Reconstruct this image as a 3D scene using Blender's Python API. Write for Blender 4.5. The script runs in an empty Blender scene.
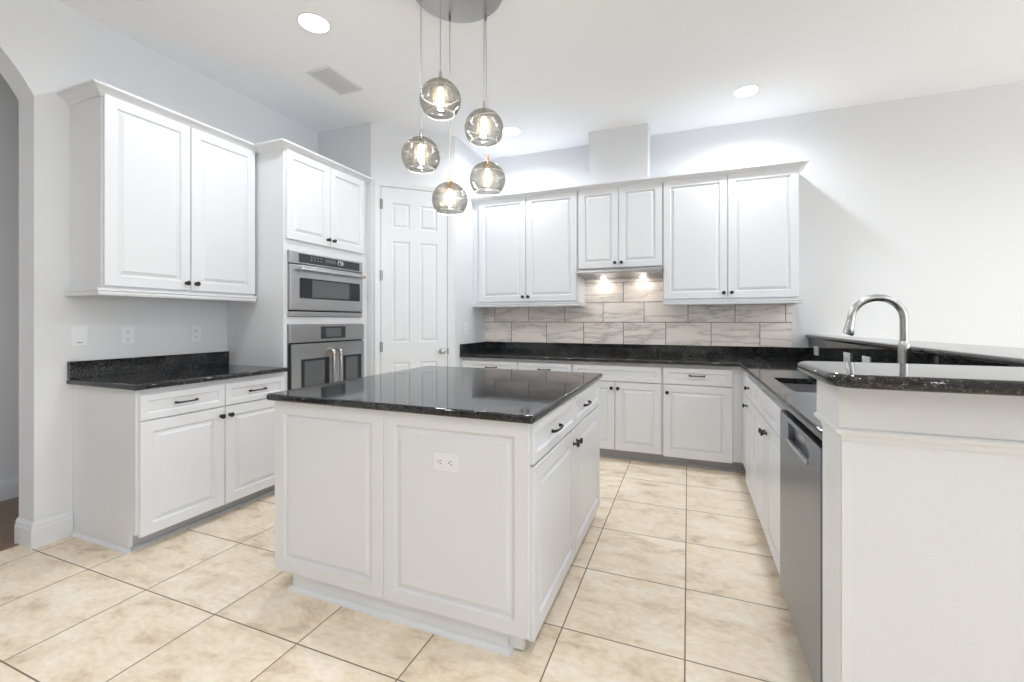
import bpy, bmesh, math, random
from mathutils import Vector, Matrix
random.seed(4)
R = math.radians
PI = math.pi
SC = bpy.context.scene
COL = SC.collection

# ------------------------------------------------------------------ camera
cam_data = bpy.data.cameras.new('camera')
cam = bpy.data.objects.new('camera', cam_data); COL.objects.link(cam)
cam.location = (0, 0, 1.2561)
cam.rotation_euler = (R(90), 0, 0.3772)
cam_data.sensor_width = 36.0
cam_data.lens = 36.0 * 444.08 / 1024
cam_data.shift_y = -20.56 / 1024
cam_data.clip_start = 0.02
SC.camera = cam

# ------------------------------------------------------------------ light and exposure
world = bpy.data.worlds.new('daylight'); SC.world = world
world.use_nodes = True
wn = world.node_tree
bgn = wn.nodes['Background']
bgn.inputs[0].default_value = (0.86, 0.935, 1.0, 1)
bgn.inputs[1].default_value = 4.0
SC.view_settings.view_transform = 'Standard'
SC.view_settings.look = 'None'
SC.view_settings.gamma = 1
SC.view_settings.use_curve_mapping = False
SC.view_settings.exposure = -0.08
SC.cycles.use_denoising = True
SC.cycles.max_bounces = 10
SC.cycles.diffuse_bounces = 6
SC.cycles.transparent_max_bounces = 16
SC.cycles.caustics_reflective = False
SC.cycles.caustics_refractive = False
CAN = 62.0        # power of each recessed ceiling light

# ------------------------------------------------------------------ materials
def mat(name):
    m = bpy.data.materials.new(name); m.use_nodes = True
    nt = m.node_tree
    return m, nt, nt.nodes['Principled BSDF']

def simple(name, col, rough=0.5, metal=0.0, bump=0.0, bscale=200.0, spec=0.5):
    m, nt, b = mat(name)
    b.inputs['Base Color'].default_value = (*col, 1)
    b.inputs['Roughness'].default_value = rough
    b.inputs['Metallic'].default_value = metal
    b.inputs['Specular IOR Level'].default_value = spec
    tc = nt.nodes.new('ShaderNodeTexCoord')
    no = nt.nodes.new('ShaderNodeTexNoise'); no.inputs['Scale'].default_value = bscale
    nt.links.new(tc.outputs['Object'], no.inputs['Vector'])
    if bump:
        bp = nt.nodes.new('ShaderNodeBump'); bp.inputs['Strength'].default_value = bump
        bp.inputs['Distance'].default_value = 0.002
        nt.links.new(no.outputs['Fac'], bp.inputs['Height'])
        nt.links.new(bp.outputs['Normal'], b.inputs['Normal'])
    mr = nt.nodes.new('ShaderNodeMapRange')
    mr.inputs['To Min'].default_value = max(0, rough - 0.03); mr.inputs['To Max'].default_value = rough + 0.03
    nt.links.new(no.outputs['Fac'], mr.inputs['Value']); nt.links.new(mr.outputs[0], b.inputs['Roughness'])
    return m

def emis(name, col, s):
    m, nt, b = mat(name)
    b.inputs['Base Color'].default_value = (0.9, 0.9, 0.9, 1)
    b.inputs['Emission Color'].default_value = (*col, 1)
    b.inputs['Emission Strength'].default_value = s
    return m

M = {}
M['wall'] = simple('wall_paint', (0.715, 0.726, 0.748), 0.6, bump=0.12, bscale=160)
M['ceil'] = simple('ceiling_paint', (0.92, 0.932, 0.955), 0.8, bump=0.05, bscale=90)
M['cab'] = simple('white_cabinet_paint', (0.725, 0.738, 0.762), 0.32, bump=0.02, bscale=60)
M['trim'] = simple('white_trim_paint', (0.725, 0.738, 0.762), 0.35)
M['orange_peel'] = simple('textured_wall_paint', (0.715, 0.726, 0.748), 0.55, bump=0.5, bscale=220)
M['plastic'] = simple('white_plastic', (0.79, 0.80, 0.83), 0.3)
M['slot'] = simple('dark_slot', (0.06, 0.06, 0.06), 0.5)
M['bronze'] = simple('dark_bronze', (0.035, 0.032, 0.03), 0.32, 0.6)
M['chrome'] = simple('satin_nickel', (0.50, 0.495, 0.49), 0.25, 1.0)
M['copper'] = simple('copper', (0.72, 0.42, 0.26), 0.25, 1.0)
M['hinge'] = simple('hinge_steel', (0.30, 0.30, 0.30), 0.35, 1.0)
M['black_glass'] = simple('black_glass', (0.03, 0.032, 0.035), 0.10, spec=.22)
M['display'] = simple('grey_display_glass', (0.045, 0.047, 0.05), 0.12, spec=.25)
M['grey_glass'] = simple('grey_oven_glass', (0.11, 0.113, 0.118), 0.15, spec=.3)
M['glyph'] = simple('pale_print', (0.55, 0.56, 0.57), 0.5)
M['dark'] = simple('dark_gap', (0.012, 0.012, 0.013), 0.6)
M['kick'] = simple('shaded_toe_kick', (0.42, 0.43, 0.45), 0.5)  # shade below the cabinet fronts is put into this grey
M['vent'] = simple('vent_enamel', (0.62, 0.62, 0.63), 0.5)
M['cord'] = simple('pendant_cord', (0.36, 0.355, 0.35), 0.4)
M['lens'] = emis('ceiling_light_lens', (1.0, 1.0, 1.0), 9)
M['hood_lens'] = emis('hood_lamp_lens', (1.0, 0.93, 0.86), 95)
M['bulb'] = emis('bulb_glow', (1.0, 0.95, 0.87), 150)

def steel(name, col, rough, axis=0):
    m, nt, b = mat(name)
    b.inputs['Metallic'].default_value = 1.0
    tc = nt.nodes.new('ShaderNodeTexCoord')
    mp = nt.nodes.new('ShaderNodeMapping')
    s = [6, 6, 6]; 
    for k in range(3): s[k] = 400
    s[axis] = 4
    mp.inputs['Scale'].default_value = s
    no = nt.nodes.new('ShaderNodeTexNoise'); no.inputs['Scale'].default_value = 1.0; no.inputs['Detail'].default_value = 3
    nt.links.new(tc.outputs['Object'], mp.inputs['Vector']); nt.links.new(mp.outputs[0], no.inputs['Vector'])
    cr = nt.nodes.new('ShaderNodeMix'); cr.data_type = 'RGBA'
    cr.inputs['A'].default_value = (*[c * 0.88 for c in col], 1); cr.inputs['B'].default_value = (*col, 1)
    nt.links.new(no.outputs['Fac'], cr.inputs['Factor']); nt.links.new(cr.outputs['Result'], b.inputs['Base Color'])
    mr = nt.nodes.new('ShaderNodeMapRange'); mr.inputs['To Min'].default_value = rough - 0.05; mr.inputs['To Max'].default_value = rough + 0.08
    nt.links.new(no.outputs['Fac'], mr.inputs['Value']); nt.links.new(mr.outputs[0], b.inputs['Roughness'])
    return m
M['steel'] = steel('brushed_steel', (0.49, 0.50, 0.515), 0.30, 0)
M['steel_v'] = steel('brushed_steel_upright', (0.28, 0.305, 0.35), 0.32, 2)
M['sink'] = steel('sink_steel', (0.60, 0.60, 0.61), 0.28, 1)
M['disc'] = steel('canopy_steel', (0.50, 0.485, 0.47), 0.30, 0)

def granite():
    m, nt, b = mat('black_granite')
    tc = nt.nodes.new('ShaderNodeTexCoord')
    v = nt.nodes.new('ShaderNodeTexVoronoi'); v.inputs['Scale'].default_value = 230
    no = nt.nodes.new('ShaderNodeTexNoise'); no.inputs['Scale'].default_value = 80; no.inputs['Detail'].default_value = 6
    n2 = nt.nodes.new('ShaderNodeTexNoise'); n2.inputs['Scale'].default_value = 9; n2.inputs['Detail'].default_value = 4
    for n in (v, no, n2): nt.links.new(tc.outputs['Object'], n.inputs['Vector'])
    r1 = nt.nodes.new('ShaderNodeValToRGB')
    r1.color_ramp.elements[0].position = 0.42; r1.color_ramp.elements[0].color = (0.006, 0.006, 0.007, 1)
    r1.color_ramp.elements[1].position = 0.72; r1.color_ramp.elements[1].color = (0.042, 0.043, 0.045, 1)
    nt.links.new(no.outputs['Fac'], r1.inputs['Fac'])
    r2 = nt.nodes.new('ShaderNodeValToRGB')
    r2.color_ramp.elements[0].position = 0.80; r2.color_ramp.elements[0].color = (0, 0, 0, 1)
    r2.color_ramp.elements[1].position = 0.96; r2.color_ramp.elements[1].color = (0.12, 0.12, 0.12, 1)
    sep = nt.nodes.new('ShaderNodeSeparateColor'); nt.links.new(v.outputs['Color'], sep.inputs[0])
    nt.links.new(sep.outputs[0], r2.inputs['Fac'])
    mul = nt.nodes.new('ShaderNodeMix'); mul.data_type = 'RGBA'; mul.blend_type = 'ADD'; mul.inputs['Factor'].default_value = 1
    nt.links.new(r1.outputs[0], mul.inputs['A']); nt.links.new(r2.outputs[0], mul.inputs['B'])
    m2 = nt.nodes.new('ShaderNodeMix'); m2.data_type = 'RGBA'; m2.blend_type = 'MULTIPLY'; m2.inputs['Factor'].default_value = 1
    r3 = nt.nodes.new('ShaderNodeValToRGB')
    r3.color_ramp.elements[0].position = 0.35; r3.color_ramp.elements[0].color = (0.35, 0.35, 0.35, 1)
    r3.color_ramp.elements[1].position = 0.65; r3.color_ramp.elements[1].color = (1, 1, 1, 1)
    nt.links.new(n2.outputs['Fac'], r3.inputs['Fac'])
    nt.links.new(mul.outputs['Result'], m2.inputs['A']); nt.links.new(r3.outputs[0], m2.inputs['B'])
    nt.links.new(m2.outputs['Result'], b.inputs['Base Color'])
    b.inputs['Roughness'].default_value = 0.06
    b.inputs['IOR'].default_value = 1.55
    return m
M['granite'] = granite()

def floor_tile():
    m, nt, b = mat('beige_floor_tile')
    L = nt.links.new
    tc = nt.nodes.new('ShaderNodeTexCoord')
    mp = nt.nodes.new('ShaderNodeMapping')
    T = 0.4674
    mp.inputs['Location'].default_value = (0.0104 + 20 * T, -1.7635 + 20 * T, 0)
    L(tc.outputs['Object'], mp.inputs['Vector'])
    br = nt.nodes.new('ShaderNodeTexBrick')
    br.offset = 0; br.squash = 1
    br.inputs['Scale'].default_value = 1
    br.inputs['Brick Width'].default_value = T; br.inputs['Row Height'].default_value = T
    br.inputs['Mortar Size'].default_value = 0.0028; br.inputs['Mortar Smooth'].default_value = 0.1
    br.inputs['Color1'].default_value = (0, 0, 0, 1); br.inputs['Color2'].default_value = (1, 1, 1, 1)
    br.inputs['Bias'].default_value = 0
    L(mp.outputs[0], br.inputs['Vector'])
    # each tile slides its own patch of the mottling
    add = nt.nodes.new('ShaderNodeVectorMath'); add.operation = 'MULTIPLY_ADD'
    add.inputs[1].default_value = (7, 13, 0)
    L(br.outputs['Color'], add.inputs[0]); L(tc.outputs['Object'], add.inputs[2])
    n1 = nt.nodes.new('ShaderNodeTexNoise'); n1.inputs['Scale'].default_value = 4.5; n1.inputs['Detail'].default_value = 8; n1.inputs['Roughness'].default_value = 0.65; n1.inputs['Distortion'].default_value = 0.4
    n2 = nt.nodes.new('ShaderNodeTexNoise'); n2.inputs['Scale'].default_value = 28; n2.inputs['Detail'].default_value = 6
    sc = nt.nodes.new('ShaderNodeMapping'); sc.inputs['Scale'].default_value = (1, 1.7, 1)
    L(add.outputs[0], sc.inputs['Vector']); L(sc.outputs[0], n1.inputs['Vector']); L(sc.outputs[0], n2.inputs['Vector'])
    r1 = nt.nodes.new('ShaderNodeValToRGB')
    e = r1.color_ramp.elements
    e[0].position = 0.30; e[0].color = (0.60, 0.475, 0.34, 1)
    e[1].position = 0.62; e[1].color = (0.96, 0.865, 0.735, 1)
    k = e.new(0.46); k.color = (0.88, 0.75, 0.585, 1)
    L(n1.outputs['Fac'], r1.inputs['Fac'])
    r2 = nt.nodes.new('ShaderNodeValToRGB')
    r2.color_ramp.elements[0].position = 0.3; r2.color_ramp.elements[0].color = (0.90, 0.885, 0.855, 1)
    r2.color_ramp.elements[1].position = 0.6; r2.color_ramp.elements[1].color = (1, 1, 1, 1)
    L(n2.outputs['Fac'], r2.inputs['Fac'])
    mu = nt.nodes.new('ShaderNodeMix'); mu.data_type = 'RGBA'; mu.blend_type = 'MULTIPLY'; mu.inputs['Factor'].default_value = 1
    L(r1.outputs[0], mu.inputs['A']); L(r2.outputs[0], mu.inputs['B'])
    mx = nt.nodes.new('ShaderNodeMix'); mx.data_type = 'RGBA'
    mx.inputs['B'].default_value = (0.20, 0.15, 0.105, 1)
    L(br.outputs['Fac'], mx.inputs['Factor']); L(mu.outputs['Result'], mx.inputs['A'])
    L(mx.outputs['Result'], b.inputs['Base Color'])
    ro = nt.nodes.new('ShaderNodeMapRange'); ro.inputs['To Min'].default_value = 0.42; ro.inputs['To Max'].default_value = 0.8
    L(br.outputs['Fac'], ro.inputs['Value']); L(ro.outputs[0], b.inputs['Roughness'])
    bp = nt.nodes.new('ShaderNodeBump'); bp.invert = True; bp.inputs['Strength'].default_value = 0.4; bp.inputs['Distance'].default_value = 0.003
    L(br.outputs['Fac'], bp.inputs['Height']); L(bp.outputs['Normal'], b.inputs['Normal'])
    return m
M['floor'] = floor_tile()

def marble():
    m, nt, b = mat('marble_wall_tile')
    L = nt.links.new
    tc = nt.nodes.new('ShaderNodeTexCoord')
    sp = nt.nodes.new('ShaderNodeSeparateXYZ'); L(tc.outputs['Object'], sp.inputs[0])
    def math_(op, a, bb):
        n = nt.nodes.new('ShaderNodeMath'); n.operation = op
        for i, q in enumerate((a, bb)):
            if isinstance(q, (int, float)): n.inputs[i].default_value = q
            else: L(q, n.inputs[i])
        return n.outputs[0]
    W, H = 0.4065, 0.203
    px = math_('ADD', sp.outputs[0], 0.609 - W / 2 + 20 * W)
    z1 = math_('SUBTRACT', sp.outputs[2], 1.238 - H)
    z2 = math_('MULTIPLY_ADD', math_('SUBTRACT', sp.outputs[2], 1.238), 0.9)
    z2.node.inputs[2].default_value = H
    pz = math_('ADD', math_('MAXIMUM', z1, z2), 0)
    cb = nt.nodes.new('ShaderNodeCombineXYZ'); L(px, cb.inputs[0]); L(pz, cb.inputs[1])
    br = nt.nodes.new('ShaderNodeTexBrick'); br.offset = 0.5; br.offset_frequency = 2
    br.inputs['Scale'].default_value = 1
    br.inputs['Brick Width'].default_value = W; br.inputs['Row Height'].default_value = H
    br.inputs['Mortar Size'].default_value = 0.0032; br.inputs['Mortar Smooth'].default_value = 0.1
    br.inputs['Color1'].default_value = (0, 0, 0, 1); br.inputs['Color2'].default_value = (1, 1, 1, 1)
    L(cb.outputs[0], br.inputs['Vector'])
    ad = nt.nodes.new('ShaderNodeVectorMath'); ad.operation = 'MULTIPLY_ADD'; ad.inputs[1].default_value = (5, 3, 9)
    L(br.outputs['Color'], ad.inputs[0]); L(tc.outputs['Object'], ad.inputs[2])
    rot = nt.nodes.new('ShaderNodeMapping'); rot.inputs['Rotation'].default_value = (0, R(38), 0); rot.inputs['Scale'].default_value = (.75, 1, 4.2)
    L(ad.outputs[0], rot.inputs['Vector'])
    n1 = nt.nodes.new('ShaderNodeTexNoise'); n1.inputs['Scale'].default_value = 2.3; n1.inputs['Detail'].default_value = 8; n1.inputs['Distortion'].default_value = 0.25
    L(rot.outputs[0], n1.inputs['Vector'])
    d = math_('ABSOLUTE', math_('SUBTRACT', n1.outputs['Fac'], 0.5), 0)
    rv = nt.nodes.new('ShaderNodeValToRGB')
    e = rv.color_ramp.elements
    e[0].position = 0.0; e[0].color = (0.56, 0.51, 0.47, 1)
    e[1].position = 0.075; e[1].color = (0.95, 0.87, 0.81, 1)
    k = e.new(0.014); k.color = (0.78, 0.72, 0.67, 1)
    L(d, rv.inputs['Fac'])
    mx = nt.nodes.new('ShaderNodeMix'); mx.data_type = 'RGBA'; mx.inputs['B'].default_value = (0.16, 0.13, 0.12, 1)
    L(br.outputs['Fac'], mx.inputs['Factor']); L(rv.outputs[0], mx.inputs['A']); L(mx.outputs['Result'], b.inputs['Base Color'])
    b.inputs['Roughness'].default_value = 0.14
    bp = nt.nodes.new('ShaderNodeBump'); bp.invert = True; bp.inputs['Strength'].default_value = 0.3; bp.inputs['Distance'].default_value = 0.002
    L(br.outputs['Fac'], bp.inputs['Height']); L(bp.outputs['Normal'], b.inputs['Normal'])
    return m
M['marble'] = marble()

def wood_floor():
    m, nt, b = mat('dark_wood_floor')
    L = nt.links.new
    tc = nt.nodes.new('ShaderNodeTexCoord'); mp = nt.nodes.new('ShaderNodeMapping'); mp.inputs['Scale'].default_value = (14, 1.2, 1)
    L(tc.outputs['Object'], mp.inputs['Vector'])
    no = nt.nodes.new('ShaderNodeTexNoise'); no.inputs['Scale'].default_value = 2; no.inputs['Detail'].default_value = 6
    L(mp.outputs[0], no.inputs['Vector'])
    r = nt.nodes.new('ShaderNodeValToRGB')
    r.color_ramp.elements[0].color = (0.10, 0.06, 0.035, 1); r.color_ramp.elements[1].color = (0.32, 0.20, 0.13, 1)
    L(no.outputs['Fac'], r.inputs['Fac']); L(r.outputs[0], b.inputs['Base Color'])
    b.inputs['Roughness'].default_value = 0.35
    return m
M['wood'] = wood_floor()

def smoked():
    m = bpy.data.materials.new('smoked_glass'); m.use_nodes = True
    nt = m.node_tree; nt.nodes.clear(); L = nt.links.new
    out = nt.nodes.new('ShaderNodeOutputMaterial')
    tr = nt.nodes.new('ShaderNodeBsdfTransparent')
    gl = nt.nodes.new('ShaderNodeBsdfGlossy'); gl.inputs['Roughness'].default_value = 0.03; gl.inputs['Color'].default_value = (0.9, 0.9, 0.9, 1)
    lw = nt.nodes.new('ShaderNodeLayerWeight'); lw.inputs['Blend'].default_value = 0.35
    tc = nt.nodes.new('ShaderNodeTexCoord')
    wv = nt.nodes.new('ShaderNodeTexNoise'); wv.inputs['Scale'].default_value = 26; wv.inputs['Distortion'].default_value = 0.8
    mp = nt.nodes.new('ShaderNodeMapping'); mp.inputs['Scale'].default_value = (0.35, 0.35, 1.4); mp.inputs['Rotation'].default_value = (0.15, 0.25, 0)
    L(tc.outputs['Object'], mp.inputs['Vector']); L(mp.outputs[0], wv.inputs['Vector'])
    bp = nt.nodes.new('ShaderNodeBump'); bp.inputs['Strength'].default_value = 0.8; bp.inputs['Distance'].default_value = 0.012
    L(wv.outputs['Fac'], bp.inputs['Height']); L(bp.outputs['Normal'], gl.inputs['Normal']); L(bp.outputs['Normal'], lw.inputs['Normal'])
    r = nt.nodes.new('ShaderNodeValToRGB')
    r.color_ramp.elements[0].position = 0.1; r.color_ramp.elements[0].color = (0.60, 0.60, 0.59, 1)
    r.color_ramp.elements[1].position = 0.95; r.color_ramp.elements[1].color = (0.13, 0.135, 0.135, 1)
    L(lw.outputs['Facing'], r.inputs['Fac']); L(r.outputs[0], tr.inputs['Color'])
    mr = nt.nodes.new('ShaderNodeMapRange'); mr.inputs['To Min'].default_value = 0.05; mr.inputs['To Max'].default_value = 0.42
    L(lw.outputs['Fresnel'], mr.inputs['Value'])
    tl = nt.nodes.new('ShaderNodeBsdfTranslucent'); tl.inputs['Color'].default_value = (1, .92, .78, 1)
    m0 = nt.nodes.new('ShaderNodeMixShader'); m0.inputs[0].default_value = .014
    L(tr.outputs[0], m0.inputs[1]); L(tl.outputs[0], m0.inputs[2])
    mx = nt.nodes.new('ShaderNodeMixShader')
    L(mr.outputs[0], mx.inputs[0]); L(m0.outputs[0], mx.inputs[1]); L(gl.outputs[0], mx.inputs[2]); L(mx.outputs[0], out.inputs['Surface'])
    return m
M['smoke'] = smoked()
def sleeve():
    m = bpy.data.materials.new('glow_sleeve'); m.use_nodes = True  # sleeve added around each bulb to give the globe a warm inner glow
    nt = m.node_tree; nt.nodes.clear(); L = nt.links.new
    out = nt.nodes.new('ShaderNodeOutputMaterial'); tr = nt.nodes.new('ShaderNodeBsdfTransparent')
    tl = nt.nodes.new('ShaderNodeBsdfTranslucent'); tl.inputs['Color'].default_value = (1, .80, .48, 1)
    mx = nt.nodes.new('ShaderNodeMixShader'); mx.inputs[0].default_value = .026
    L(tr.outputs[0], mx.inputs[1]); L(tl.outputs[0], mx.inputs[2]); L(mx.outputs[0], out.inputs['Surface'])
    return m
M['sleeve'] = sleeve()
M['rim'] = simple('polished_glass_rim', (0.62, 0.60, 0.54), 0.12)
M['swirl'] = simple('glass_swirl', (0.62, 0.61, 0.58), 0.12)

# ------------------------------------------------------------------ mesh building
class MB:
    def __init__(s): s.bm = bmesh.new()
    def box(s, x0, x1, y0, y1, z0, z1, bev=0.0):
        r = bmesh.ops.create_cube(s.bm, size=1)
        vs = r['verts']
        for v in vs:
            v.co = Vector((x0 + (v.co.x + .5) * (x1 - x0), y0 + (v.co.y + .5) * (y1 - y0), z0 + (v.co.z + .5) * (z1 - z0)))
        if bev:
            es = list({e for v in vs for e in v.link_edges})
            bmesh.ops.bevel(s.bm, geom=es, offset=bev, segments=2, profile=0.5, affect='EDGES')
        return s
    def rings(s, loops, close=True, cap0=True, cap1=True):
        """skin consecutive closed loops of equal length"""
        vl = [[s.bm.verts.new(p) for p in lp] for lp in loops]
        n = len(vl[0])
        for a, b in zip(vl, vl[1:]):
            for i in range(n if close else n - 1):
                j = (i + 1) % n
                try: s.bm.faces.new((a[i], a[j], b[j], b[i]))
                except ValueError: pass
        if cap0:
            s.bm.faces.new(vl[0][::-1])
        if cap1:
            s.bm.faces.new(vl[-1])
        return s
    def panel(s, x0, x1, z0, z1, yb, t, f=0.058, raised=True, back=True):
        """cabinet front facing -y: yb back plane, t thickness, f stile width"""
        def rc(i, y): return [(x0 + i, y, z0 + i), (x1 - i, y, z0 + i), (x1 - i, y, z1 - i), (x0 + i, y, z1 - i)]
        y = yb - t
        seq = [(0, yb), (0, y + .003), (.003, y), (f, y), (f + .003, y + .004), (f + .006, y + .011)]
        if raised:
            seq += [(f + .012, y + .011), (f + .030, y + .003), (f + .032, y + .001)]
        else:
            seq += [(f + .010, y + .011)]
        s.rings([rc(*q) for q in seq])
        return s
    def lathe(s, prof, axis='z', c=(0, 0, 0), n=24, cap=True):
        """prof: (radius, height) pairs; axis z, -y (out of a front) or x"""
        loops = []
        for r, h in prof:
            lp = []
            for k in range(n):
                a = 2 * PI * k / n
                p, q = r * math.cos(a), r * math.sin(a)
                if axis == 'z': v = (p, q, h)
                elif axis == '-y': v = (p, -h, q)
                elif axis == 'x': v = (h, p, q)
                lp.append((v[0] + c[0], v[1] + c[1], v[2] + c[2]))
            loops.append(lp)
        s.rings(loops, cap0=cap, cap1=cap)
        return s
    def tube(s, pts, r, n=12, cap=True):
        P = [Vector(p) for p in pts]
        rr = r if isinstance(r, (list, tuple)) else [r] * len(P)
        loops = []; up = None
        for i, p in enumerate(P):
            t = (P[min(i + 1, len(P) - 1)] - P[max(i - 1, 0)]).normalized()
            if up is None:
                up = Vector((0, 0, 1)) if abs(t.z) < .9 else Vector((1, 0, 0))
            u = (up - t * up.dot(t)).normalized(); w = t.cross(u); up = u
            loops.append([tuple(p + (u * math.cos(2 * PI * k / n) + w * math.sin(2 * PI * k / n)) * rr[i]) for k in range(n)])
        s.rings(loops, cap0=cap, cap1=cap)
        return s
    def sweep(s, path, prof, closed=False):
        """prof (outward offset, z) swept along an xy path; outward is to the right of travel"""
        n = len(path); P = [Vector((p[0], p[1])) for p in path]
        loops = []
        for i in range(n):
            if closed or 0 < i < n - 1:
                a = (P[i] - P[i - 1]).normalized(); b = (P[(i + 1) % n] - P[i]).normalized()
                na = Vector((a.y, -a.x)); nb = Vector((b.y, -b.x))
                m = (na + nb).normalized(); m = m / max(.2, m.dot(na))
            else:
                a = (P[1] - P[0]).normalized() if i == 0 else (P[-1] - P[-2]).normalized()
                m = Vector((a.y, -a.x))
            loops.append([(P[i].x + m.x * o, P[i].y + m.y * o, z) for o, z in prof])
        if closed: loops.append(loops[0])
        s.rings(loops, cap0=not closed, cap1=not closed)
        return s
    def prism(s, poly, z0, z1):
        s.rings([[(x, y, z0) for x, y in poly], [(x, y, z1) for x, y in poly]])
        return s
    def wallprism(s, poly, y0, y1):
        """poly in (x,z) pushed through y0..y1"""
        s.rings([[(x, y0, z) for x, z in poly], [(x, y1, z) for x, z in poly]])
        return s
    def slab(s, poly, z0, z1, r=0.012, hole=None):
        """stone slab with eased edges, optional hole (list of xy)"""
        A = sum(poly[i][0] * poly[(i + 1) % len(poly)][1] - poly[(i + 1) % len(poly)][0] * poly[i][1] for i in range(len(poly)))
        if A < 0: poly = poly[::-1]
        n = len(poly); P = [Vector(p) for p in poly]
        def off(d):
            o = []
            for i in range(n):
                a = (P[i] - P[i - 1]).normalized(); b = (P[(i + 1) % n] - P[i]).normalized()
                na = Vector((-a.y, a.x)); nb = Vector((-b.y, b.x)); m = (na + nb).normalized(); m = m / max(.3, m.dot(na))
                o.append(P[i] + m * d)
            return o
        K = 5
        loops = []
        for k in range(K + 1):
            a = PI / 2 * k / K
            loops.append([(p.x, p.y, z0 + r - r * math.cos(a)) for p in off(r - r * math.sin(a))])
        for k in range(K + 1):
            a = PI / 2 * k / K
            loops.append([(p.x, p.y, z1 - r + r * math.sin(a)) for p in off(r - r * math.cos(a))])
        bm = s.bm
        vl = [[bm.verts.new(p) for p in lp] for lp in loops]
        for a, b in zip(vl, vl[1:]):
            for i in range(n):
                j = (i + 1) % n
                bm.faces.new((a[i], a[j], b[j], b[i]))
        if not hole:
            bm.faces.new(vl[0][::-1]); bm.faces.new(vl[-1])
        else:
            h0 = [bm.verts.new((x, y, z0)) for x, y in hole]; h1 = [bm.verts.new((x, y, z1)) for x, y in hole]
            for i in range(len(hole)):
                j = (i + 1) % len(hole)
                bm.faces.new((h0[i], h1[i], h1[j], h0[j]))
            for lo, hl, zn in ((vl[0], h0, -1), (vl[-1], h1, 1)):
                es = []
                for lp in (lo, hl):
                    for i in range(len(lp)):
                        e = bm.edges.get((lp[i], lp[(i + 1) % len(lp)])) or bm.edges.new((lp[i], lp[(i + 1) % len(lp)]))
                        es.append(e)
                bmesh.ops.triangle_fill(bm, edges=es, use_beauty=True, normal=(0, 0, zn))
        return s

def part(name, mb, m, parent=None, smooth=False, angle=35, slab=False):
    bmesh.ops.recalc_face_normals(mb.bm, faces=mb.bm.faces)
    me = bpy.data.meshes.new(name)
    mb.bm.to_mesh(me); mb.bm.free()
    me.materials.append(M[m])
    if smooth:
        for p in me.polygons: p.use_smooth = True
        me.set_sharp_from_angle(angle=R(angle))
        if slab:
            for p in me.polygons:
                if abs(p.normal.z) > .999: p.use_smooth = False
    o = bpy.data.objects.new(name, me); COL.objects.link(o)
    if parent: o.parent = parent
    return o

def tag(o, label, cat, group=None):
    o['label'] = label; o['category'] = cat
    if group: o['group'] = group
    return o

def thing(name, label, cat, loc=(0, 0, 0), rotz=0.0, group=None):
    o = bpy.data.objects.new(name, None); COL.objects.link(o)
    o.location = loc; o.rotation_euler = (0, 0, rotz); o.empty_display_size = 0.1
    return tag(o, label, cat, group)

def struct(name, mb, m, parent=None, **k):
    o = part(name, mb, m, parent, **k)
    if not parent: o['kind'] = 'structure'
    return o

def copy_tree(o, parent=None):
    c = o.copy(); COL.objects.link(c)
    if parent: c.parent = parent
    for ch in list(o.children): copy_tree(ch, c)
    return c

def fillet(poly, rads, n=6):
    out = []
    N = len(poly)
    for i in range(N):
        r = rads.get(i, 0)
        p = Vector(poly[i])
        if not r: out.append(tuple(p)); continue
        a = (Vector(poly[i - 1]) - p).normalized(); b = (Vector(poly[(i + 1) % N]) - p).normalized()
        h = math.acos(max(-1, min(1, a.dot(b)))) / 2
        d = r / math.tan(h)
        cen = p + (a + b).normalized() * (r / math.sin(h))
        s = p + a * d - cen; e = p + b * d - cen
        a0 = math.atan2(s.y, s.x); a1 = math.atan2(e.y, e.x)
        da = (a1 - a0 + PI) % (2 * PI) - PI
        for k in range(n + 1):
            t = a0 + da * k / n
            out.append((cen.x + r * math.cos(t), cen.y + r * math.sin(t)))
    return out

# ------------------------------------------------------------------ room constants
XL, YB, CE = -3.3635, 4.6105, 3.0908
YR, XP, XQ = 3.335, -2.7235, -2.156
YQ = YR + (XQ - XP)
TOP, UND = 0.914, 0.882

# ------------------------------------------------------------------ setting
b = MB(); b.box(-3.49, 6.6, -5.65, YB + .15, -.08, 0); struct('floor', b, 'floor')
b = MB(); b.box(-6.0, -3.492, -5.5, 7.0, -.08, -.001); struct('floor_hall', b, 'wood')
b = MB(); b.box(-6.0, 6.6, -5.65, 7.0, CE, CE + .12); struct('ceiling', b, 'ceil')
b = MB(); b.box(XQ, 6.6, YB, YB + .15, 0, CE); struct('wall_back', b, 'wall')
b = MB(); b.prism([(-3.525, YR), (XP, YR), (XQ, YQ), (XQ, YB + .15), (-3.525, YB + .15)], 0, CE); struct('wall_pantry', b, 'wall')
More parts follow.
